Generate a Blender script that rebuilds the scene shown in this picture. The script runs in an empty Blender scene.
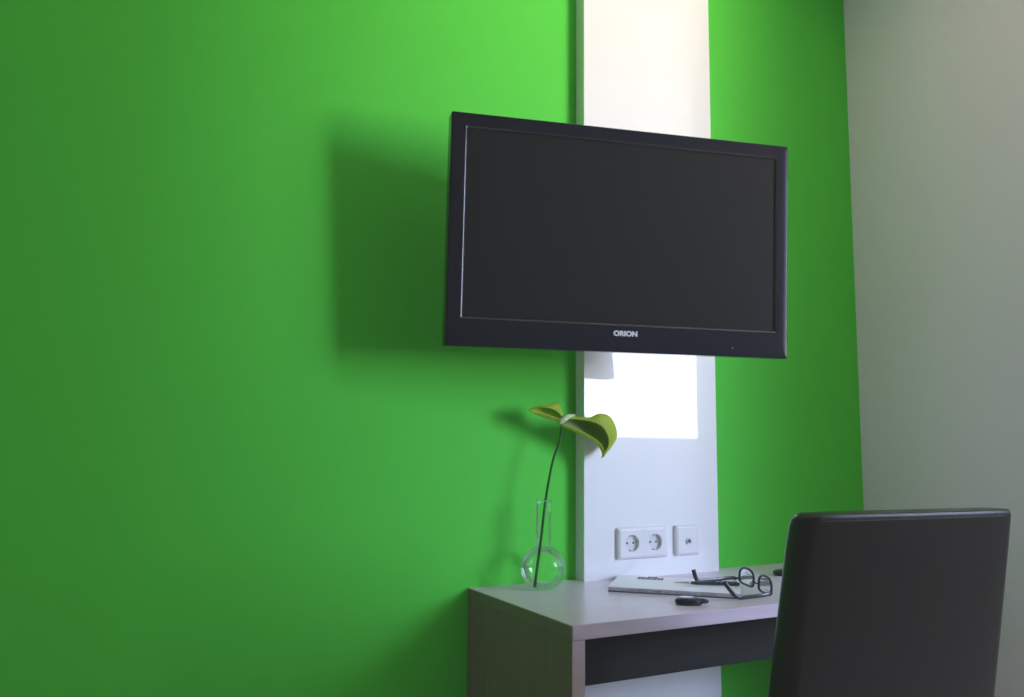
import bpy, bmesh, math, random
from mathutils import Vector, Matrix
random.seed(4)
C = bpy.context.scene.collection
PI = math.pi

# ------------------------------------------------------------------ materials
def mat(name, col, rough=.5, spec=.5, metal=0, coat=0, coat_rough=.03, ior=1.5):
    m = bpy.data.materials.new(name); m.use_nodes = True
    b = m.node_tree.nodes['Principled BSDF']
    b.inputs['Base Color'].default_value = (*col, 1)
    b.inputs['Roughness'].default_value = rough
    b.inputs['Metallic'].default_value = metal
    b.inputs['Specular IOR Level'].default_value = spec
    b.inputs['Coat Weight'].default_value = coat
    b.inputs['Coat Roughness'].default_value = coat_rough
    b.inputs['IOR'].default_value = ior
    return m

def noise_tint(m, scale, lo, hi, stretch=(1, 1, 1), detail=4, bump=0, bump_scale=None, dist=.001):
    """procedural mottling between two colours, optional fine bump"""
    nt = m.node_tree; N = nt.nodes; L = nt.links; b = N['Principled BSDF']
    tc = N.new('ShaderNodeTexCoord'); mp = N.new('ShaderNodeMapping'); mp.inputs['Scale'].default_value = stretch
    L.new(tc.outputs['Object'], mp.inputs['Vector'])
    n = N.new('ShaderNodeTexNoise'); n.inputs['Scale'].default_value = scale; n.inputs['Detail'].default_value = detail
    L.new(mp.outputs['Vector'], n.inputs['Vector'])
    r = N.new('ShaderNodeValToRGB')
    r.color_ramp.elements[0].position = .3; r.color_ramp.elements[0].color = (*lo, 1)
    r.color_ramp.elements[1].position = .7; r.color_ramp.elements[1].color = (*hi, 1)
    L.new(n.outputs['Fac'], r.inputs['Fac']); L.new(r.outputs['Color'], b.inputs['Base Color'])
    if bump:
        n2 = N.new('ShaderNodeTexNoise'); n2.inputs['Scale'].default_value = bump_scale or scale * 6
        L.new(mp.outputs['Vector'], n2.inputs['Vector'])
        bp = N.new('ShaderNodeBump'); bp.inputs['Strength'].default_value = bump; bp.inputs['Distance'].default_value = dist
        L.new(n2.outputs['Fac'], bp.inputs['Height']); L.new(bp.outputs['Normal'], b.inputs['Normal'])
    return m

M = {}
M['green'] = noise_tint(mat('green_paint', (.1, .42, .04), .75, .25), 1.2, (.050, .575, .026), (.055, .595, .029), bump=.04, bump_scale=140)
M['grey_wall'] = noise_tint(mat('grey_wall_paint', (.6, .6, .6), .8, .25), 1.5, (.88, .80, .95), (.91, .83, .97), bump=.04, bump_scale=140)
M['room_wall'] = noise_tint(mat('room_wall_paint', (.5, .5, .5), .8, .2), 1.5, (.78, .75, .80), (.81, .78, .83))
M['ceiling'] = noise_tint(mat('ceiling_paint', (.75, .75, .75), .85, .2), 2, (.84, .82, .81), (.87, .85, .84))
M['panel'] = mat('white_gloss_laminate', (.83, .83, .84), .45, .5, coat=1.0, coat_rough=.035)
M['floor'] = noise_tint(mat('floor_laminate', (.2, .15, .11), .45, .4), 3, (.52, .49, .48), (.58, .55, .54), stretch=(1, 9, 1))
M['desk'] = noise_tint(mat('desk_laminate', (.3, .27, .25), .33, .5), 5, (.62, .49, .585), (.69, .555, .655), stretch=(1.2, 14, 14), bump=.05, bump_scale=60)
M['desk_shaded'] = noise_tint(mat('desk_laminate_shaded', (.3, .27, .25), .4, .4), 5, (.16, .10, .09), (.20, .125, .115), stretch=(14, 14, 1.2), bump=.05, bump_scale=60)  # same desk laminate, darkened: shade of the unlit sides put into the colour
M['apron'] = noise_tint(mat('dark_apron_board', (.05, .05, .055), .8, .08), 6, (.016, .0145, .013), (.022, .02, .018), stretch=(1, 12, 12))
M['tv'] = mat('gloss_black_plastic', (.008, .008, .014), .13, .13)
M['tv_lip'] = mat('polished_inner_lip', (.010, .010, .016), .10, .6)
M['tv_back'] = noise_tint(mat('matt_black_plastic', (.02, .02, .022), .5, .4), 40, (.018, .018, .02), (.024, .024, .026))
M['screen'] = mat('screen_panel', (.010, .0102, .012), .15, .13)
M['silver_print'] = mat('silver_print', (.62, .62, .68), .4, .5)
M['metal'] = mat('grey_steel', (.35, .36, .38), .35, .5, metal=1)
M['leather'] = noise_tint(mat('dark_brown_leather', (.03, .025, .026), .34, .22), 18, (.006, .0032, .0048), (.0085, .0048, .0068), bump=.10, bump_scale=220)
M['thread'] = mat('leather_thread', (.055, .045, .05), .6, .4)
M['dark_wood'] = noise_tint(mat('dark_stained_wood', (.04, .025, .018), .4, .4), 8, (.03, .018, .012), (.055, .035, .025), stretch=(8, 8, 1))
M['white_plastic'] = mat('white_socket_plastic', (.80, .80, .81), .22, .5)
M['white_plastic2'] = mat('white_socket_insert', (.66, .66, .68), .3, .5)
M['brass'] = mat('contact_metal', (.45, .44, .42), .3, .5, metal=1)
M['dark_hole'] = mat('dark_contact_hole', (.06, .06, .065), .6, .3)
M['paper'] = noise_tint(mat('glossy_white_cover', (.82, .82, .84), .4, .4), 6, (.90, .88, .95), (.93, .91, .97))
M['pages'] = noise_tint(mat('page_edges', (.6, .56, .6), .7, .2), 60, (.34, .30, .36), (.70, .66, .70), stretch=(.9, .9, 14), detail=2)
M['spine'] = noise_tint(mat('printed_spine', (.5, .5, .5), .6, .2), 90, (.16, .15, .2), (.66, .62, .66), stretch=(1, .1, .1), detail=1)
M['ink'] = mat('dark_ink', (.07, .08, .10), .5, .4)
M['ink2'] = mat('grey_ink', (.16, .18, .21), .9, .05)
M['black_acetate'] = mat('black_acetate', (.012, .012, .02), .18, .5)
M['black_rubber'] = mat('black_key_plastic', (.010, .010, .016), .35, .2)
M['silver'] = mat('brushed_silver', (.5, .52, .56), .3, .5, metal=1)
M['teal_plastic'] = mat('dark_teal_pen_barrel', (.01, .03, .04), .25, .5)
M['frame_white'] = mat('window_frame_white', (.8, .8, .8), .4, .5)

def thin_glass(name, tint, edge=.75):
    m = bpy.data.materials.new(name); m.use_nodes = True; nt = m.node_tree; N = nt.nodes; L = nt.links
    for n in list(N): N.remove(n)
    out = N.new('ShaderNodeOutputMaterial'); mx = N.new('ShaderNodeMixShader')
    tr = N.new('ShaderNodeBsdfTransparent'); tr.inputs['Color'].default_value = (*tint, 1)
    gl = N.new('ShaderNodeBsdfGlossy'); gl.inputs['Roughness'].default_value = .015
    gl.inputs['Color'].default_value = (.9, 1, .96, 1)
    lw = N.new('ShaderNodeFresnel'); lw.inputs['IOR'].default_value = 1.45
    mm = N.new('ShaderNodeMath'); mm.operation = 'MULTIPLY'; mm.inputs[1].default_value = edge
    L.new(lw.outputs[0], mm.inputs[0]); L.new(mm.outputs[0], mx.inputs['Fac'])
    L.new(tr.outputs[0], mx.inputs[1]); L.new(gl.outputs[0], mx.inputs[2]); L.new(mx.outputs[0], out.inputs['Surface'])
    return m
M['glass'] = thin_glass('clear_thin_glass', (.985, .992, .99), .7)
M['lens'] = thin_glass('spectacle_lens', (.93, .93, .95))
M['pane'] = thin_glass('window_glass', (.99, .99, .99), .6)

def plant_mat(name, rough=.45, trans=.25):
    m = mat(name, (.2, .3, .03), rough, .4); nt = m.node_tree; N = nt.nodes; L = nt.links; b = N['Principled BSDF']
    a = N.new('ShaderNodeVertexColor'); a.layer_name = 'Col'
    n = N.new('ShaderNodeTexNoise'); n.inputs['Scale'].default_value = 70
    mx = N.new('ShaderNodeMix'); mx.data_type = 'RGBA'; mx.blend_type = 'MULTIPLY'; mx.inputs[0].default_value = .35
    L.new(a.outputs['Color'], mx.inputs[6]); L.new(n.outputs['Fac'], mx.inputs[7]); L.new(mx.outputs[2], b.inputs['Base Color'])
    tl = N.new('ShaderNodeBsdfTranslucent'); L.new(mx.outputs[2], tl.inputs['Color'])
    ms = N.new('ShaderNodeMixShader'); ms.inputs[0].default_value = .5
    L.new(b.outputs[0], ms.inputs[1]); L.new(tl.outputs[0], ms.inputs[2]); L.new(ms.outputs[0], N['Material Output'].inputs['Surface'])
    return m
M['leaf'] = plant_mat('spathe_green')
M['stem'] = noise_tint(mat('stem_green', (.03, .10, .02), .8, .1), 30, (.018, .06, .012), (.03, .09, .02))
M['spadix'] = noise_tint(mat('pale_spadix', (.5, .6, .3), .6, .3), 200, (.32, .45, .14), (.62, .70, .42), bump=.5, bump_scale=300)

# ------------------------------------------------------------------ helpers
def obj(name, bm, m, parent=None, smooth=False, matrix=None):
    me = bpy.data.meshes.new(name); bm.normal_update(); bm.to_mesh(me); bm.free()
    if m is not None: me.materials.append(m)
    if smooth:
        for p in me.polygons: p.use_smooth = True
    o = bpy.data.objects.new(name, me); C.objects.link(o)
    if parent is not None: o.parent = parent
    if matrix is not None: o.matrix_local = matrix
    return o

def thing(name, label, cat, loc=(0, 0, 0), rotz=0, group=None, matrix=None):
    o = bpy.data.objects.new(name, None); C.objects.link(o); o.empty_display_size = .05
    if matrix is not None: o.matrix_world = matrix
    else: o.location = loc; o.rotation_euler = (0, 0, rotz)
    o['label'] = label; o['category'] = cat
    if group: o['group'] = group
    return o

def tag(o, label, cat, group=None):
    o['label'] = label; o['category'] = cat
    if group: o['group'] = group
    return o

def struct(o):
    o['kind'] = 'structure'; return o

def box(bm, x0, x1, y0, y1, z0, z1, bevel=0, seg=2):
    r = bmesh.ops.create_cube(bm, size=1)
    vs = r['verts']
    for v in vs:
        v.co = Vector((x0 + (v.co.x + .5) * (x1 - x0), y0 + (v.co.y + .5) * (y1 - y0), z0 + (v.co.z + .5) * (z1 - z0)))
    if bevel:
        es = list({e for v in vs for e in v.link_edges})
        bmesh.ops.bevel(bm, geom=es, offset=bevel, segments=seg, affect='EDGES', profile=.5)
    return bm

def nbox(*a, **k): return box(bmesh.new(), *a, **k)

def prism(poly, z0, z1, bm=None):
    bm = bm or bmesh.new()
    a = [bm.verts.new((x, y, z0)) for x, y in poly]; b = [bm.verts.new((x, y, z1)) for x, y in poly]
    n = len(poly); bm.faces.new(a[::-1]); bm.faces.new(b)
    for i in range(n): bm.faces.new((a[i], a[(i + 1) % n], b[(i + 1) % n], b[i]))
    return bm

def spline(pts, n):
    """Catmull-Rom through pts (tuples of any length)"""
    P = [Vector(p) for p in pts]; P = [2 * P[0] - P[1]] + P + [2 * P[-1] - P[-2]]
    out = []; segs = len(P) - 3
    for k in range(n + 1):
        t = k / n * segs; i = min(int(t), segs - 1); u = t - i
        a, b, c, d = P[i:i + 4]
        out.append(.5 * (2 * b + (c - a) * u + (2 * a - 5 * b + 4 * c - d) * u * u + (3 * b - a - 3 * c + d) * u ** 3))
    return out

def tube(path, rad, sides=10, bm=None, flat=1.0, up=(0, 0, 1), closed=False):
    """swept tube; rad a number or one per point; flat squeezes it along the second axis"""
    bm = bm or bmesh.new(); P = [Vector(p) for p in path]; n = len(P); rings = []
    for i, p in enumerate(P):
        if closed: t = P[(i + 1) % n] - P[i - 1]
        else: t = P[min(i + 1, n - 1)] - P[max(i - 1, 0)]
        t.normalize(); u = Vector(up)
        if abs(u.dot(t)) > .97: u = Vector((1, 0, 0))
        s = t.cross(u).normalized(); w = s.cross(t).normalized()
        r = rad[i] if isinstance(rad, (list, tuple)) else rad
        rings.append([bm.verts.new(p + s * (r * math.cos(2 * PI * k / sides) * flat) + w * (r * math.sin(2 * PI * k / sides))) for k in range(sides)])
    for i in range(n if closed else n - 1):
        a, b = rings[i], rings[(i + 1) % n]
        for k in range(sides): bm.faces.new((a[k], a[(k + 1) % sides], b[(k + 1) % sides], b[k]))
    if not closed:
        bm.faces.new(rings[0][::-1]); bm.faces.new(rings[-1])
    bmesh.ops.recalc_face_normals(bm, faces=bm.faces)
    return bm

def lathe(prof, seg=40, bm=None, axis='z', c=(0, 0, 0)):
    bm = bm or bmesh.new(); rings = []
    def P(r, h, a):
        x, y = r * math.cos(a), r * math.sin(a)
        v = (x, y, h) if axis == 'z' else (x, h, y)
        return (v[0] + c[0], v[1] + c[1], v[2] + c[2])
    for r, h in prof:
        if r < 1e-6: rings.append([bm.verts.new(P(0, h, 0))])
        else: rings.append([bm.verts.new(P(r, h, 2 * PI * k / seg)) for k in range(seg)])
    for a, b in zip(rings, rings[1:]):
        for k in range(seg):
            j = (k + 1) % seg
            if len(a) == 1 and len(b) == 1: continue
            if len(a) == 1: bm.faces.new((a[0], b[j], b[k]))
            elif len(b) == 1: bm.faces.new((a[k], a[j], b[0]))
            else: bm.faces.new((a[k], a[j], b[j], b[k]))
    bmesh.ops.recalc_face_normals(bm, faces=bm.faces)
    return bm

def loft(rings, caps=True, bm=None):
    bm = bm or bmesh.new(); R = [[bm.verts.new(p) for p in r] for r in rings]; n = len(R[0])
    for a, b in zip(R, R[1:]):
        for k in range(n): bm.faces.new((a[k], a[(k + 1) % n], b[(k + 1) % n], b[k]))
    if caps: bm.faces.new(R[0][::-1]); bm.faces.new(R[-1])
    bmesh.ops.recalc_face_normals(bm, faces=bm.faces)
    return bm

def rrect(x0, x1, y0, y1, r, seg=5):
    pts = []
    for cx, cy, a0 in ((x1 - r, y0 + r, -PI / 2), (x1 - r, y1 - r, 0), (x0 + r, y1 - r, PI / 2), (x0 + r, y0 + r, PI)):
        for k in range(seg + 1):
            a = a0 + k / seg * PI / 2; pts.append((cx + r * math.cos(a), cy + r * math.sin(a)))
    return pts

def smooth_by_angle(o, ang=35):
    me = o.data
    for p in me.polygons: p.use_smooth = True
    bm = bmesh.new(); bm.from_mesh(me)
    for e in bm.edges:
        if len(e.link_faces) == 2 and e.calc_face_angle(0) > math.radians(ang): e.smooth = False
    bm.to_mesh(me); bm.free()
    return o

# ------------------------------------------------------------------ the room
CL, CR, CD, CX = .2988, .7363, .0398, 1.3703       # panel left / right / depth, corner of the right wall
H = 2.62; XL, XR, YF = -2.1, 3.5, -2.4
WX0, WX1, WZ0, WZ1 = 1.45, 3.1, 1.115, 2.42        # window opening in the front wall
struct(obj('wall_back', nbox(XL - .1, XR + .1, 0, .12, 0, H), M['green']))
struct(obj('wall_right', nbox(CX, CX + .16, -.862, 0, 0, H), M['grey_wall']))
struct(obj('wall_left', nbox(XL - .1, XL, YF - .1, 0, 0, H), M['room_wall']))
struct(obj('wall_far_right', nbox(XR, XR + .1, YF - .1, 0, 0, H), M['room_wall']))
struct(obj('floor', nbox(XL - .1, XR + .1, YF - .3, .12, -.1, 0), M['floor']))
struct(obj('ceiling', nbox(XL - .1, XR + .1, YF - .3, .12, H, H + .1), M['ceiling']))
bm = bmesh.new()
box(bm, XL - .1, WX0, YF - .2, YF, 0, H); box(bm, WX1, XR + .1, YF - .2, YF, 0, H)
box(bm, WX0, WX1, YF - .2, YF, 0, WZ0); box(bm, WX0, WX1, YF - .2, YF, WZ1, H)
struct(obj('wall_front', bm, M['room_wall']))
struct(obj('trim_1', nbox(CL, CR, -CD, 0, 0, H - .002, bevel=.0012), M['panel']))
# window: frame with panes
wf = bmesh.new(); fy0, fy1 = YF - .16, YF - .10; fw = .035
box(wf, WX0, WX1, fy0, fy1, WZ0, WZ0 + fw); box(wf, WX0, WX1, fy0, fy1, WZ1 - fw, WZ1)
for x in (WX0, WX1 - fw): box(wf, x, x + fw, fy0, fy1, WZ0, WZ1)
w = struct(obj('window_1', wf, M['frame_white']))
obj('pane', nbox(WX0 + fw, WX1 - fw, YF - .132, YF - .128, WZ0 + fw, WZ1 - fw), M['pane'], w)
# baseboard along the green wall
struct(obj('baseboard_back', nbox(CR, CX, -.012, 0, 0, .07, bevel=.002), M['desk']))

# ------------------------------------------------------------------ desk
DW, DD, DT, DP, DZ = 1.06, .4603, .0273, .0287, .75
desk = thing('desk', 'grey-brown laminate desk with panel sides standing against the green wall', 'desk', (0, 0, 0))
g = .0006
poly = [(0, -DD), (DW, -DD), (DW, -g), (CR + g, -g), (CR + g, -CD - g), (CL - g, -CD - g), (CL - g, -g), (0, -g)]
bm = prism(poly, DZ - DT, DZ)
es = [e for e in bm.edges if all(abs(v.co.y + DD) < 1e-5 for v in e.verts) or all(abs(v.co.x) < 1e-5 for v in e.verts)]
bmesh.ops.bevel(bm, geom=es, offset=.0012, segments=2, affect='EDGES')
def face_mats(o, extra, test):
    o.data.materials.append(extra)
    for p in o.data.polygons:
        if test(p.normal): p.material_index = 1
    return o
face_mats(obj('desktop', bm, M['desk'], desk), M['desk_shaded'], lambda n: n.x < -.9)  # left edge takes the colour with the shade painted in
face_mats(obj('side_panel', nbox(0, DP, -DD, -g, 0, DZ - DT - .0004, bevel=.001), M['desk_shaded'], desk), M['desk'], lambda n: n.y < -.6)
face_mats(obj('side_panel', nbox(DW - DP, DW, -DD, -g, 0, DZ - DT - .0004, bevel=.001), M['desk_shaded'], desk), M['desk'], lambda n: n.y < -.6)
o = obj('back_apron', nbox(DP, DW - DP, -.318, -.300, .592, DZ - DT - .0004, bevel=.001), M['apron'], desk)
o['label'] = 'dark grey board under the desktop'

# ------------------------------------------------------------------ television
ty, tt = .24812, .06253
TW, TH = .80816, .5045
f = Vector((math.sin(ty) * math.cos(tt), math.cos(ty) * math.cos(tt), math.sin(tt)))
r = Vector((math.cos(ty), -math.sin(ty), 0)); u = r.cross(f)
TM = Matrix(((r.x, f.x, u.x, .22313), (r.y, f.y, u.y, -.3335), (r.z, f.z, u.z, 1.5428), (0, 0, 0, 1)))
tv = thing('television', 'black flat-screen television angled out from the white panel', 'television', matrix=TM)
INS = dict(l=.036, r=.033, t=.034, b=.064)
def tvloop(il, ir, it, ib, y, rad):
    return [(x, y, z) for x, z in rrect(-TW / 2 + il, TW / 2 - ir, -TH / 2 + ib, TH / 2 - it, max(rad, .0004), 4)]
loops = [tvloop(.004, .004, .004, .004, .045, .004), tvloop(0, 0, 0, 0, .04, .003)]
ro = .0045
for k in range(7):
    a = k / 6 * PI / 2
    d = ro * (1 - math.cos(a)); loops.append(tvloop(d, d, d, d, ro * (1 - math.sin(a)), .003))
lip = .006
for k in range(9):
    a = k / 8 * PI / 2 * .93; s = lip * (1 - math.sin(a))
    loops.append(tvloop(INS['l'] - s, INS['r'] - s, INS['t'] - s, INS['b'] - s, lip * (1 - math.cos(a)), .002))
o = obj('bezel', loft(loops, caps=False), M['tv'], tv); smooth_by_angle(o, 50)
bz = o
o.data.materials.append(M['tv_lip'])
for p in o.data.polygons:
    if abs(p.center.x) < TW / 2 - .025 and abs(p.center.z) < TH / 2 - .025 and p.center.y < .0061 and p.normal.y > -.995: p.material_index = 1
o = obj('screen', nbox(-TW / 2 + INS['l'] - .004, TW / 2 - INS['r'] + .004, .0062, .012, -TH / 2 + INS['b'] - .004, TH / 2 - INS['t'] + .004), M['screen'], tv)
# back shell, tapering
bl = [tvloop(.003, .003, .003, .003, .0405, .006), tvloop(.03, .03, .03, .03, .058, .02), tvloop(.11, .11, .09, .08, .085, .03), tvloop(.13, .13, .11, .10, .092, .03)]
o = obj('back_shell', loft(bl, caps=True), M['tv_back'], tv)
# brand lettering on the lower bezel
cu = bpy.data.curves.new('txt', 'FONT'); cu.body = 'ORION'; cu.size = .016; cu.extrude = .0004; cu.align_x = 'CENTER'; cu.align_y = 'CENTER'
cu.offset = .0008
to = bpy.data.objects.new('txt', cu); C.objects.link(to)
bpy.context.view_layer.update()
me = bpy.data.meshes.new_from_object(to.evaluated_get(bpy.context.evaluated_depsgraph_get()))
bpy.data.objects.remove(to); me.materials.append(M['silver_print'])
lo = bpy.data.objects.new('brand_lettering', me); C.objects.link(lo); lo.parent = bz
lo.rotation_euler = (PI / 2, 0, 0); lo.scale = (1.08, .95, 1); lo.location = (.000, -.0003, -TH / 2 + .0415)
lo['label'] = 'silver maker lettering'
# slim control strip line and indicator on the lower bezel
obj('indicator', lathe([(0, -.0006), (.002, -.0006), (.002, .0002)], 16, axis='y', c=(.262, 0, -TH / 2 + .02)), M['ink2'], bz)
# swing arm that carries it (behind the set)
inv = TM.inverted()
bm = bmesh.new(); box(bm, .10, .18, -.012, 0, -.10, .10, bevel=.003)
bm = bmesh.new()
A = inv @ Vector((.40, -.055, 1.54)); B = inv @ Vector((.335, -.15, 1.54)); D = Vector((0, .105, 0))
tube([A, B, D], .014, 10, bm)
obj('mount_arm', bm, M['metal'], tv)
bm = nbox(-.05, .05, .0915, .104, -.05, .05, bevel=.002)
obj('mount_bracket', bm, M['metal'], tv)
bm = nbox(.35, .45, -CD - .014, -CD - .0003, 1.45, 1.63, bevel=.002); bm.transform(inv)
obj('mount_plate', bm, M['metal'], tv)

# ------------------------------------------------------------------ wall sockets on the panel
SZ = .838; SY = -CD - .0003
def plate(bm, x0, x1, z0, z1):
    def q(i, y, rr): return [(x, y, z) for x, z in rrect(x0 + i, x1 - i, z0 + i, z1 - i, rr, 3)]
    rings = [q(0, SY, .004), q(0, SY - .005, .004), q(.0012, SY - .0078, .0036), q(.004, SY - .0100, .003), q(.0065, SY - .0106, .002), q(.0065, SY - .004, .002)]
    return loft(rings, False, bm)
def ringpts(cx, h, y, circ, n=48, hx=.0366):
    out = []
    for k in range(n):
        a = 2 * PI * (k + .5) / n; ca, sa = math.cos(a), math.sin(a)
        m = h if circ else h / max(abs(ca) * h / hx, abs(sa))
        out.append((cx + m * ca, y, SZ + m * sa))
    return out
ds = thing('power_socket', 'white double power socket on the panel, left of the single outlet', 'socket', (.475, SY, SZ))
def local(o, c): o.data.transform(Matrix.Translation(-Vector(c))); return o
c0 = (.475, SY, SZ)
o = local(obj('socket_frame', plate(bmesh.new(), .395, .555, SZ - .04, SZ + .04), M['white_plastic'], ds), c0); smooth_by_angle(o, 40)
for cx in (.4383, .5117):
    bm = loft([ringpts(cx, .0334, SY - .003, False), ringpts(cx, .0334, SY - .0106, False), ringpts(cx, .0328, SY - .0112, False), ringpts(cx, .0222, SY - .0112, True)], False)
    ins = local(obj('socket_insert', bm, M['white_plastic'], ds), c0)
    wl = local(obj('socket_well', loft([ringpts(cx, .0222, SY - .0112, True), ringpts(cx, .0212, SY - .0105, True), ringpts(cx, .0202, SY - .0012, True), ringpts(cx, .0004, SY - .0012, True)], False), M['white_plastic2'], ins), c0)
    smooth_by_angle(wl, 40)
    for sx in (-.0095, .0095):
        local(obj('contact_hole', lathe([(0, -.0010), (.0029, -.0010), (.0029, 0)], 14, axis='y', c=(cx + sx, SY - .0012, SZ)), M['dark_hole'], ins), c0)
    for sz in (-1, 1):
        local(obj('earth_clip', nbox(cx - .003, cx + .003, SY - .0095, SY - .0012, SZ + sz * .0185 - .0012, SZ + sz * .0185 + .0012), M['brass'], ins), c0)
c1 = (.621, SY, SZ)
ss = thing('antenna_outlet', 'white single outlet with one small round jack, right of the double socket', 'socket', c1)
local(obj('socket_frame', plate(bmesh.new(), .581, .661, SZ - .04, SZ + .04), M['white_plastic'], ss), c1)
smooth_by_angle(ss.children[0], 40)
ins = local(obj('cover_plate', nbox(.621 - .0334, .621 + .0334, SY - .0112, SY - .003, SZ - .0334, SZ + .0334, bevel=.0012), M['white_plastic'], ss), c1)
j = local(obj('jack', lathe([(.0075, 0), (.0075, -.004), (.0058, -.004), (.0058, -.0008), (0, -.0008)], 24, axis='y', c=(.621, SY - .0113, SZ - .002)), M['silver'], ins), c1)
local(obj('jack_pin', lathe([(.0035, 0), (.0035, -.0024), (0, -.0024)], 14, axis='y', c=(.621, SY - .0122, SZ - .002)), M['dark_hole'], j), c1)

# ------------------------------------------------------------------ chair
cy_, ct, cw, czt, CT = .0983, .1763, .456, .984, .05
fx = Vector((math.sin(cy_), math.cos(cy_), 0)); base = Vector((.3675, -.8354, 0)) + fx * .03
chair = thing('chair', 'dark brown leather high-back chair pushed up to the desk', 'chair', base, -cy_)
# local frame: x right, y towards the desk; back face at y = -.03 at z = .45
def cring(z, inset=0.0, thick=CT, w=None):
    w = (w or cw) - 2 * inset
    yb = -.03 - ct * (z - .45); crown = .006
    pts = rrect(-w / 2, w / 2, yb + inset, yb + thick - inset, min(.022, (thick - 2 * inset) * .45), 6)
    out = []
    n = 9
    P = []
    # subdivide long sides so the faces can be slightly crowned
    for i, (x, y) in enumerate(pts):
        P.append((x, y)); x2, y2 = pts[(i + 1) % len(pts)]
        if abs(x2 - x) > .1:
            for k in range(1, n): P.append((x + (x2 - x) * k / n, y + (y2 - y) * k / n))
    q = max(0, min(1, (z - (czt - .03)) / .03)); cut = 1 - math.sqrt(1 - q * q)
    for x, y in P:
        x -= (.020 if x < 0 else -.005) * -cut * min(1, abs(x) / (w / 2)) if x < 0 else .005 * cut * x / (w / 2)
        c = 1 - (x / (w / 2)) ** 2
        s = -1 if y < yb + thick / 2 else .6
        out.append((x, y + s * crown * c, z))
    return out
rings = []
zs = [.40 + i * (czt - .018 - .40) / 14 for i in range(15)]
for z in zs:
    t = (z - .4) / (czt - .4)
    rings.append(cring(z, 0, CT + .012 * (1 - t), cw + .006 * math.sin(t * PI) + .004 * (1 - t)))
for k in range(1, 7):
    a = k / 6 * PI / 2; rings.append(cring(czt - .018 + .018 * math.sin(a), -.002 * math.sin(a) + .006 * (1 - math.cos(a))))
o = obj('backrest', loft(rings), M['leather'], chair); smooth_by_angle(o, 40)
br = o
# stitched seam across the top of the back and down both sides
seam = bmesh.new()
zt = czt - .011; yb = -.03 - ct * (zt - .45)
n = 74
for i in range(n):
    x = -.195 + .39 * i / (n - 1); c = 1 - (x / .215) ** 2
    box(seam, x - .0018, x + .0018, yb - .006 * c - .0012, yb - .006 * c + .002, zt, zt + .0014)
obj('stitched_seam', seam, M['thread'], br)
# seat, apron and legs
bm = bmesh.new(); sr = []
for z, i in ((.385, .004), (.39, 0), (.44, 0), (.455, .004), (.464, .016), (.468, .04)):
    sr.append([(x, y, z + (.008 * (1 - (x / .22) ** 2) if i > .01 else 0)) for x, y in rrect(-.215 + i, .215 - i, .035 + i * .3, .415 - i, .03, 5)])
o = obj('seat', loft(sr), M['leather'], chair); smooth_by_angle(o, 50)
for sx in (-1, 1):
    for yy, tilt in ((.385, .0), (.01, -.07)):
        rr = []
        for z, h in ((.0, .014), (.40, .02)):
            cy2 = yy + tilt * (.40 - z); cx2 = sx * .188
            rr.append([(x, y, z) for x, y in rrect(cx2 - h, cx2 + h, cy2 - h, cy2 + h, .003, 2)])
        obj('leg', loft(rr), M['dark_wood'], chair)

# ------------------------------------------------------------------ glass vase with a single flower
vx, vy, R0 = .155, -.085, .0545
prof = [(0, .0008), (.018, .0008), (.026, .0022)]
zc = .0495
a0 = math.asin(.026 / R0)
for k in range(1, 25):
    a = a0 + (PI - a0 - .33) * k / 24
    prof.append((R0 * math.sin(a), zc - (zc - .0022) / math.cos(a0) * math.cos(a) if a < PI / 2 else zc - R0 * math.cos(a) * .93))
neck = .0185
prof += [(neck + .0012, .1005), (neck, .106), (neck, .150), (neck, .196), (neck + .001, .203), (neck + .0035, .206), (neck + .001, .2062), (neck - .0012, .203)]
vase = tag(obj('glass_vase', lathe(prof, 56), M['glass'], smooth=True), 'clear round-bellied glass vase with a slim neck, holding a flower', 'vase')
vase.location = (vx, vy, DZ)

flower = thing('flower', 'single green flower on a thin stem leaning in the glass vase', 'flower', (vx, vy, DZ))
def fl(p): return Vector(p) - Vector((vx, vy, DZ))
sp = [(.128, -.092, .7555), (.140, -.087, .815), (.150, -.085, .874), (.157, -.085, .93), (.165, -.085, .979), (.181, -.085, 1.05), (.199, -.085, 1.095), (.206, -.085, 1.14)]
sp = spline([fl(p) for p in sp], 48)
obj('stem', tube(sp, [.0036 - .0010 * i / 48 for i in range(49)], 10, up=(0, 1, 0)), M['stem'], flower, smooth=True)
# the spathe: rails from hub to tip, each a list of (u, v, dy): picture-plane cm offsets turned into metres
def lf(x, z, d=0): return fl((.206 + (x - 562) * .0029 + d * .61, -.085 + d, 1.147 - (z - 420) * .0024 + d * .04))
def petal(rails, cols, nu=40, nv=7):
    R = [spline(rl, nu) for rl in rails]
    bm = bmesh.new(); cl = bm.loops.layers.color.new('Col'); rows = []; colrow = []
    for k in range(nu + 1):
        prof = spline([tuple(rl[k]) for rl in R], nv * (len(R) - 1)); rows.append([bm.verts.new(p) for p in prof])
    ncol = spline(cols, nv * (len(R) - 1))
    for i in range(nu):
        for jx in range(len(ncol) - 1):
            fc = bm.faces.new((rows[i][jx], rows[i + 1][jx], rows[i + 1][jx + 1], rows[i][jx + 1]))
            for lp, q in zip(fc.loops, (jx, jx, jx + 1, jx + 1)):
                c = ncol[q]; lp[cl] = (max(c[0], 0) , max(c[1], 0), max(c[2], 0), 1)
    return bm
def add_thickness(o, t=.0012):
    md = o.modifiers.new('solid', 'SOLIDIFY'); md.thickness = t; md.offset = 0
LG = (.86, .94, .24); MG = (.74, .86, .22); DG = (.58, .70, .40); BR = (.28, .25, .12)  # dark green puts the shade of the spathe's hollow into its colour
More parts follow.
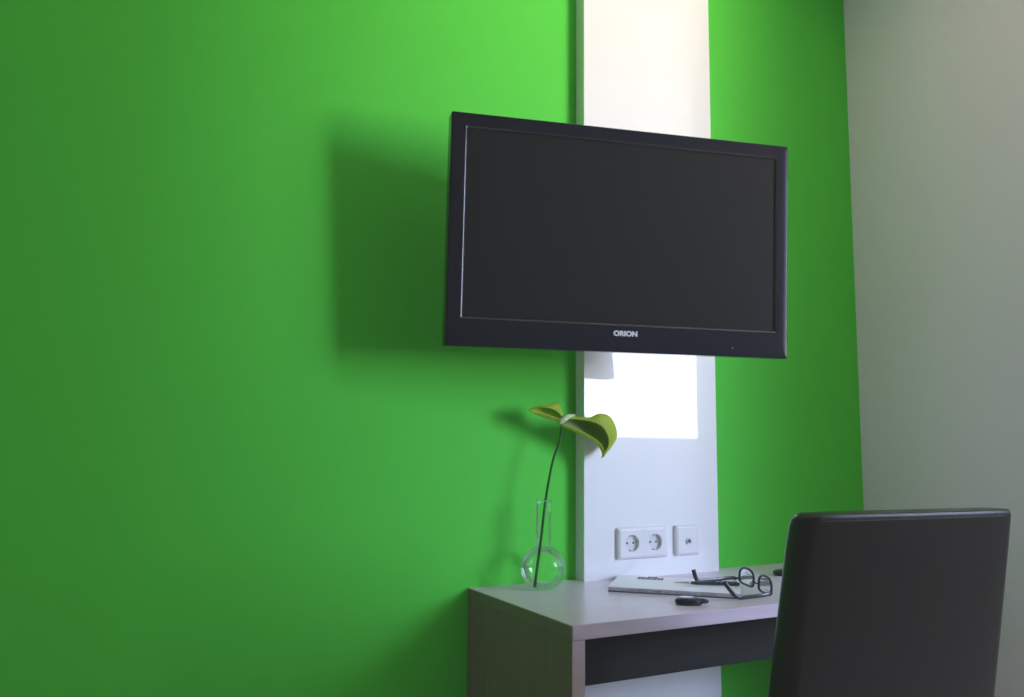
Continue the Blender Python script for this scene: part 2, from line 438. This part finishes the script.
railsR = [
    [lf(564, 419, -.004), lf(578, 419, -.008), lf(592, 421, -.018), lf(602, 426, -.024), (lf(608, 436, -.022)), lf(608, 446, -.016), lf(603, 455, -.006)],
    [lf(564, 418, .002), lf(577, 416.5, .004), lf(589, 417, .0), lf(600, 412.5, -.006), lf(612, 417, -.006), lf(617.5, 436, -.006), lf(604, 457, -.004)],
    [lf(563, 420, .010), lf(578, 420, .026), lf(592, 422, .036), lf(604, 428, .036), lf(611, 438, .028), lf(611, 448, .014), lf(602.5, 457.5, -.003)],
    [lf(562, 423, .006), lf(575, 428, .016), lf(588, 433, .024), lf(599, 439, .024), lf(604, 446, .018), lf(605, 452, .010), lf(602, 458, -.003)],
    [lf(561, 426, .0), lf(570, 430, .0), lf(584, 437, .0), lf(596, 443, .0), lf(601, 450, .0), lf(602.5, 455, -.001), lf(601, 458.5, -.003)],
    [lf(562, 424, -.008), lf(572, 427, -.012), lf(586, 433.5, -.014), lf(597, 440, -.013), lf(603, 447, -.010), lf(604, 453, -.006), lf(601.5, 458, -.003)],
]
o = obj('spathe', petal(railsR, [MG, LG, DG, DG, MG, LG]), M['leaf'], flower, smooth=True); add_thickness(o)
railsL = [
    [lf(563, 418, -.010), lf(556, 411, -.014), lf(545, 408, -.012), lf(536, 409, -.006), lf(530, 411.5, 0)],
    [lf(563, 415, 0), lf(558, 404, 0), lf(546, 405.5, 0), lf(537, 407.5, 0), lf(530, 411, 0)],
    [lf(562, 419, .012), lf(553, 411, .018), lf(544, 411, .014), lf(536, 411, .008), lf(530, 411.5, 0)],
    [lf(561, 423, .0), lf(552, 420, .0), lf(543, 417.5, .0), lf(536, 415, .0), lf(530, 412, 0)],
    [lf(562, 421, -.010), lf(554, 417, -.014), lf(544, 414.5, -.012), lf(536, 413, -.006), lf(530, 411.7, 0)],
]
o = obj('leaf', petal(railsL, [MG, LG, MG, LG, LG], 30), M['leaf'], flower, smooth=True); add_thickness(o)
bm = bmesh.new()
tube(spline([lf(559, 423, -.012), lf(563, 420, -.016), lf(568, 416.5, -.012), lf(574, 415, -.004)], 16),
     [.006 + .002 * math.sin(k / 16 * PI) - .003 * k / 16 for k in range(17)], 12, bm)
obj('spadix', bm, M['spadix'], flower, smooth=True)

# ------------------------------------------------------------------ magazine
ma = math.atan2(-.694, .72)
ML, MD, MT = .297, .185, .012
mag = thing('magazine', 'white magazine lying on the desk below the wall sockets', 'magazine', (.272, -.182, DZ), ma)
obj('back_cover', nbox(0, ML, 0, MD, .0002, .0032), M['ink'], mag)
o = obj('pages', nbox(.001, ML - .001, .0008, MD - .001, .0033, MT - .0016), M['pages'], mag)
fc = obj('front_cover', nbox(0, ML, 0, MD, MT - .0014, MT, bevel=.0003), M['paper'], mag)
bm = bmesh.new()
x = .050
for wd, ht in ((.010, .010), (.009, .010), (.006, .010), (.010, .014), (.007, .014), (.010, .014), (.009, .010), (.008, .010)):
    box(bm, x, x + wd * .8, .130, .130 + ht * 3.4, MT + .0001, MT + .0003); x += wd * .92
obj('title_print', bm, M['ink2'], fc)
obj('spine_print', nbox(.03, .255, .0004, .0009, .0046, .0074), M['spine'], mag)

# ------------------------------------------------------------------ pen on the magazine
pa, pb = Vector((.432, -.222, DZ + MT + .0047)), Vector((.557, -.309, DZ + MT + .0047))
pd = (pb - pa); PL = pd.length; pang = math.atan2(pd.y, pd.x)
pen = thing('pen', 'dark pen with a pale tip lying across the white magazine', 'pen', pa, pang)
def xl(prof, seg=16):
    bm = lathe(prof, seg); bm.transform(Matrix.Rotation(PI / 2, 4, 'Y')); return bm
obj('barrel', xl([(0, .040), (.0030, .040), (.0044, .052), (.0046, PL - .006), (.0032, PL), (0, PL)]), M['teal_plastic'], pen, smooth=True)
o = obj('tip', xl([(0, 0), (.0005, 0), (.0012, .008), (.0030, .03), (.0030, .0398), (0, .0398)]), M['silver'], pen, smooth=True); o['label'] = 'pale silver tip'
bm = nbox(PL - .05, PL - .006, -.0012, .0012, .0050, .0062, bevel=.0004); box(bm, PL - .012, PL - .006, -.0012, .0012, .0030, .0055)
obj('clip', bm, M['black_rubber'], pen)

# ------------------------------------------------------------------ eyeglasses, lying upside down
GA = Vector((.575, -.284, .7655)); GB = Vector((.5495, -.417, .7535))          # outer ends of the brow line
gx = (GB - GA); GL = gx.length; gx.normalize()
gn = Vector((-1, 0, 0)); gn = (gn - gx * gn.dot(gx)).normalized()             # the way the arms run
gz = gx.cross(gn); gz = gz if gz.z > 0 else -gz
Rm = Matrix.Identity(4)
for i in range(3): Rm[i][0] = gx[i]; Rm[i][1] = gn[i]; Rm[i][2] = gz[i]; Rm[i][3] = GA[i]
gl = thing('eyeglasses', 'black-rimmed eyeglasses resting upside down on the magazine', 'eyeglasses', matrix=Rm)
rim = bmesh.new(); lw = .054; lh = .038
lens_pts = []
for cx in (.004 + lw / 2, GL - .004 - lw / 2):
    pts = []
    for k in range(36):
        a = 2 * PI * k / 36; ca, sa = math.cos(a), math.sin(a)
        e = 4.5 if sa < 0 else 2.3
        x = lw / 2 * math.copysign(abs(ca) ** (2 / e), ca); z = lh / 2 * math.copysign(abs(sa) ** (2 / e), sa)
        pts.append(Vector((cx + x, .10 * (cx + x - GL / 2) ** 2 * 8 - .004, z + lh / 2 + .002)))
    tube(pts, .0029, 8, rim, closed=True, up=(0, 1, 0)); lens_pts.append(pts)
tube(spline([(GL / 2 - .014, -.003, .018), (GL / 2, -.005, .0145), (GL / 2 + .014, -.003, .018)], 8), .0020, 8, rim)
for x0, xi in ((-.001, .006), (GL + .001, GL - .006)):
    tube([(xi, .0, .012), (x0, .001, .010), (x0, .006, .009)], .0024, 8, rim)
fr = obj('frame', rim, M['black_acetate'], gl, smooth=True)
for pts in lens_pts:
    bm = bmesh.new(); bm.faces.new([bm.verts.new(p) for p in pts])
    obj('lens', bm, M['lens'], fr)
t1 = Rm.inverted()
def arm(path):
    P = spline([t1 @ Vector(p) if not isinstance(p, Vector) else p for p in path], 30)
    obj('temple', tube(P, [.0045 + .0006 * (k > 20) for k in range(31)], 8, flat=.45), M['black_acetate'], gl, smooth=True)
arm([Vector((-.001, .005, .009)), (.552, -.286, .778), (.50, -.284, .777), (.462, -.280, .7765), (.4515, -.279, .782), (.4450, -.278, .802)])
arm([Vector((GL + .001, .005, .009)), (.52, -.416, .7605), (.485, -.409, .7585), (.466, -.405, .758), (.452, -.402, .766), (.430, -.396, .793)])

# ------------------------------------------------------------------ car key fob and another small dark thing
def pebble(L, W, T, n=2.6, dome=.55):
    rings = []
    for z, s in ((0, .90), (.18 * T, .985), (.42 * T, 1), (.66 * T, .97), (.86 * T, .86), (.97 * T, .66), (T, .4)):
        rings.append([(L / 2 * s * math.copysign(abs(math.cos(a)) ** (2 / n), math.cos(a)), W / 2 * s * math.copysign(abs(math.sin(a)) ** (2 / n), math.sin(a)), z) for a in [2 * PI * k / 40 for k in range(40)]])
    return loft(rings)
key = thing('key_fob', 'black oval car key fob lying at the front of the desk', 'key', (.341, -.384, DZ + .0003), -.62)
o = obj('casing', pebble(.058, .040, .0145), M['black_rubber'], key); smooth_by_angle(o, 60)
o = obj('cover_patch', pebble(.034, .021, .0016), M['silver'], key, matrix=Matrix.Translation((-.004, .002, .0140))); smooth_by_angle(o, 60); o['label'] = 'silvery patch on top'
ring = [(.027 + .013 * math.cos(a), .014 * math.sin(a), .0075) for a in [2 * PI * k / 24 for k in range(24)]]
obj('loop', tube(ring, .0030, 8, closed=True), M['black_rubber'], key, smooth=True)
gd = thing('gadget', 'small dark rounded gadget at the back of the desk, partly behind the chair', 'gadget', (.858, -.182, DZ + .0003), -.5)
o = obj('gadget_casing', pebble(.095, .046, .015, 3.4), M['black_rubber'], gd); smooth_by_angle(o, 60)

# ------------------------------------------------------------------ daylight: bright world seen through the window, portal in the opening
wd = bpy.data.worlds.new('daylight'); bpy.context.scene.world = wd; wd.use_nodes = True
N = wd.node_tree.nodes; L = wd.node_tree.links
bg = N['Background']
tc = N.new('ShaderNodeTexCoord'); sx = N.new('ShaderNodeSeparateXYZ'); L.new(tc.outputs['Generated'], sx.inputs[0])
mr = N.new('ShaderNodeMapRange'); mr.inputs['From Min'].default_value = -.35; mr.inputs['From Max'].default_value = .4
L.new(sx.outputs['Z'], mr.inputs['Value'])
rp = N.new('ShaderNodeValToRGB'); e = rp.color_ramp.elements
e[0].position = .0; e[0].color = (1.08, .88, .64, 1)
e[1].position = 1.0; e[1].color = (.24, .33, .60, 1)
m_ = e.new(.55); m_.color = (.34, .40, .52, 1)
L.new(mr.outputs[0], rp.inputs['Fac']); dv = N.new('ShaderNodeMath'); dv.operation = 'DIVIDE'; L.new(sx.outputs['X'], dv.inputs[0])
ng = N.new('ShaderNodeMath'); ng.operation = 'MULTIPLY'; ng.inputs[1].default_value = -.5; L.new(sx.outputs['Y'], ng.inputs[0])
L.new(ng.outputs[0], dv.inputs[1])
hv = N.new('ShaderNodeMath'); hv.operation = 'MULTIPLY'; hv.inputs[1].default_value = .25; hv.use_clamp = True; L.new(dv.outputs[0], hv.inputs[0])  # tan(az) / 2
az = N.new('ShaderNodeValToRGB'); q = az.color_ramp.elements
q[0].position = .11; q[0].color = (.04, .04, .04, 1); q[1].position = .36; q[1].color = (.9, .9, .9, 1)
for p_, v_ in ((.24, .3), (.42, 1.0), (.47, 1.0), (.51, .6), (.80, .5)):
    el = q.new(p_); el.color = (v_, v_, v_, 1)
L.new(hv.outputs[0], az.inputs['Fac'])
mu = N.new('ShaderNodeMix'); mu.data_type = 'RGBA'; mu.blend_type = 'MULTIPLY'; mu.inputs[0].default_value = 1
L.new(rp.outputs['Color'], mu.inputs[6]); L.new(az.outputs['Color'], mu.inputs[7]); L.new(mu.outputs[2], bg.inputs['Color'])
bg.inputs['Strength'].default_value = 60
pl = bpy.data.lights.new('window_portal', 'AREA'); pl.shape = 'RECTANGLE'; pl.size = WX1 - WX0; pl.size_y = WZ1 - WZ0
pl.cycles.is_portal = True
po = bpy.data.objects.new('window_portal', pl); C.objects.link(po)
po.location = ((WX0 + WX1) / 2, YF - .205, (WZ0 + WZ1) / 2); po.rotation_euler = (PI / 2, 0, 0)   # faces into the room

# ------------------------------------------------------------------ camera
yaw, pitch, roll = .48728, .11849, .01012
F = Vector((math.sin(yaw) * math.cos(pitch), math.cos(yaw) * math.cos(pitch), math.sin(pitch)))
Rr = Vector((math.cos(yaw), -math.sin(yaw), 0)); U = Rr.cross(F)
c_, s_ = math.cos(roll), math.sin(roll); R2 = Rr * c_ + U * s_; U2 = -Rr * s_ + U * c_
cam = bpy.data.cameras.new('camera'); co = bpy.data.objects.new('camera', cam); C.objects.link(co)
co.matrix_world = Matrix(((R2.x, U2.x, -F.x, -.84541), (R2.y, U2.y, -F.y, -1.80482), (R2.z, U2.z, -F.z, 1.08131), (0, 0, 0, 1)))
cam.sensor_width = 36; cam.lens = 823.05 / 1024 * 36; cam.clip_start = .02
S = bpy.context.scene; S.camera = co
S.view_settings.view_transform = 'Standard'; S.view_settings.look = 'None'
S.view_settings.exposure = .19; S.view_settings.gamma = 1.25
S.view_settings.use_curve_mapping = True
cmb = S.view_settings.curve_mapping.curves[3]
cmb.points[0].location = (0, .0038); S.view_settings.curve_mapping.update()
S.cycles.use_denoising = True
S.cycles.max_bounces = 10; S.cycles.diffuse_bounces = 6; S.cycles.transparent_max_bounces = 12
S.cycles.sample_clamp_indirect = 6
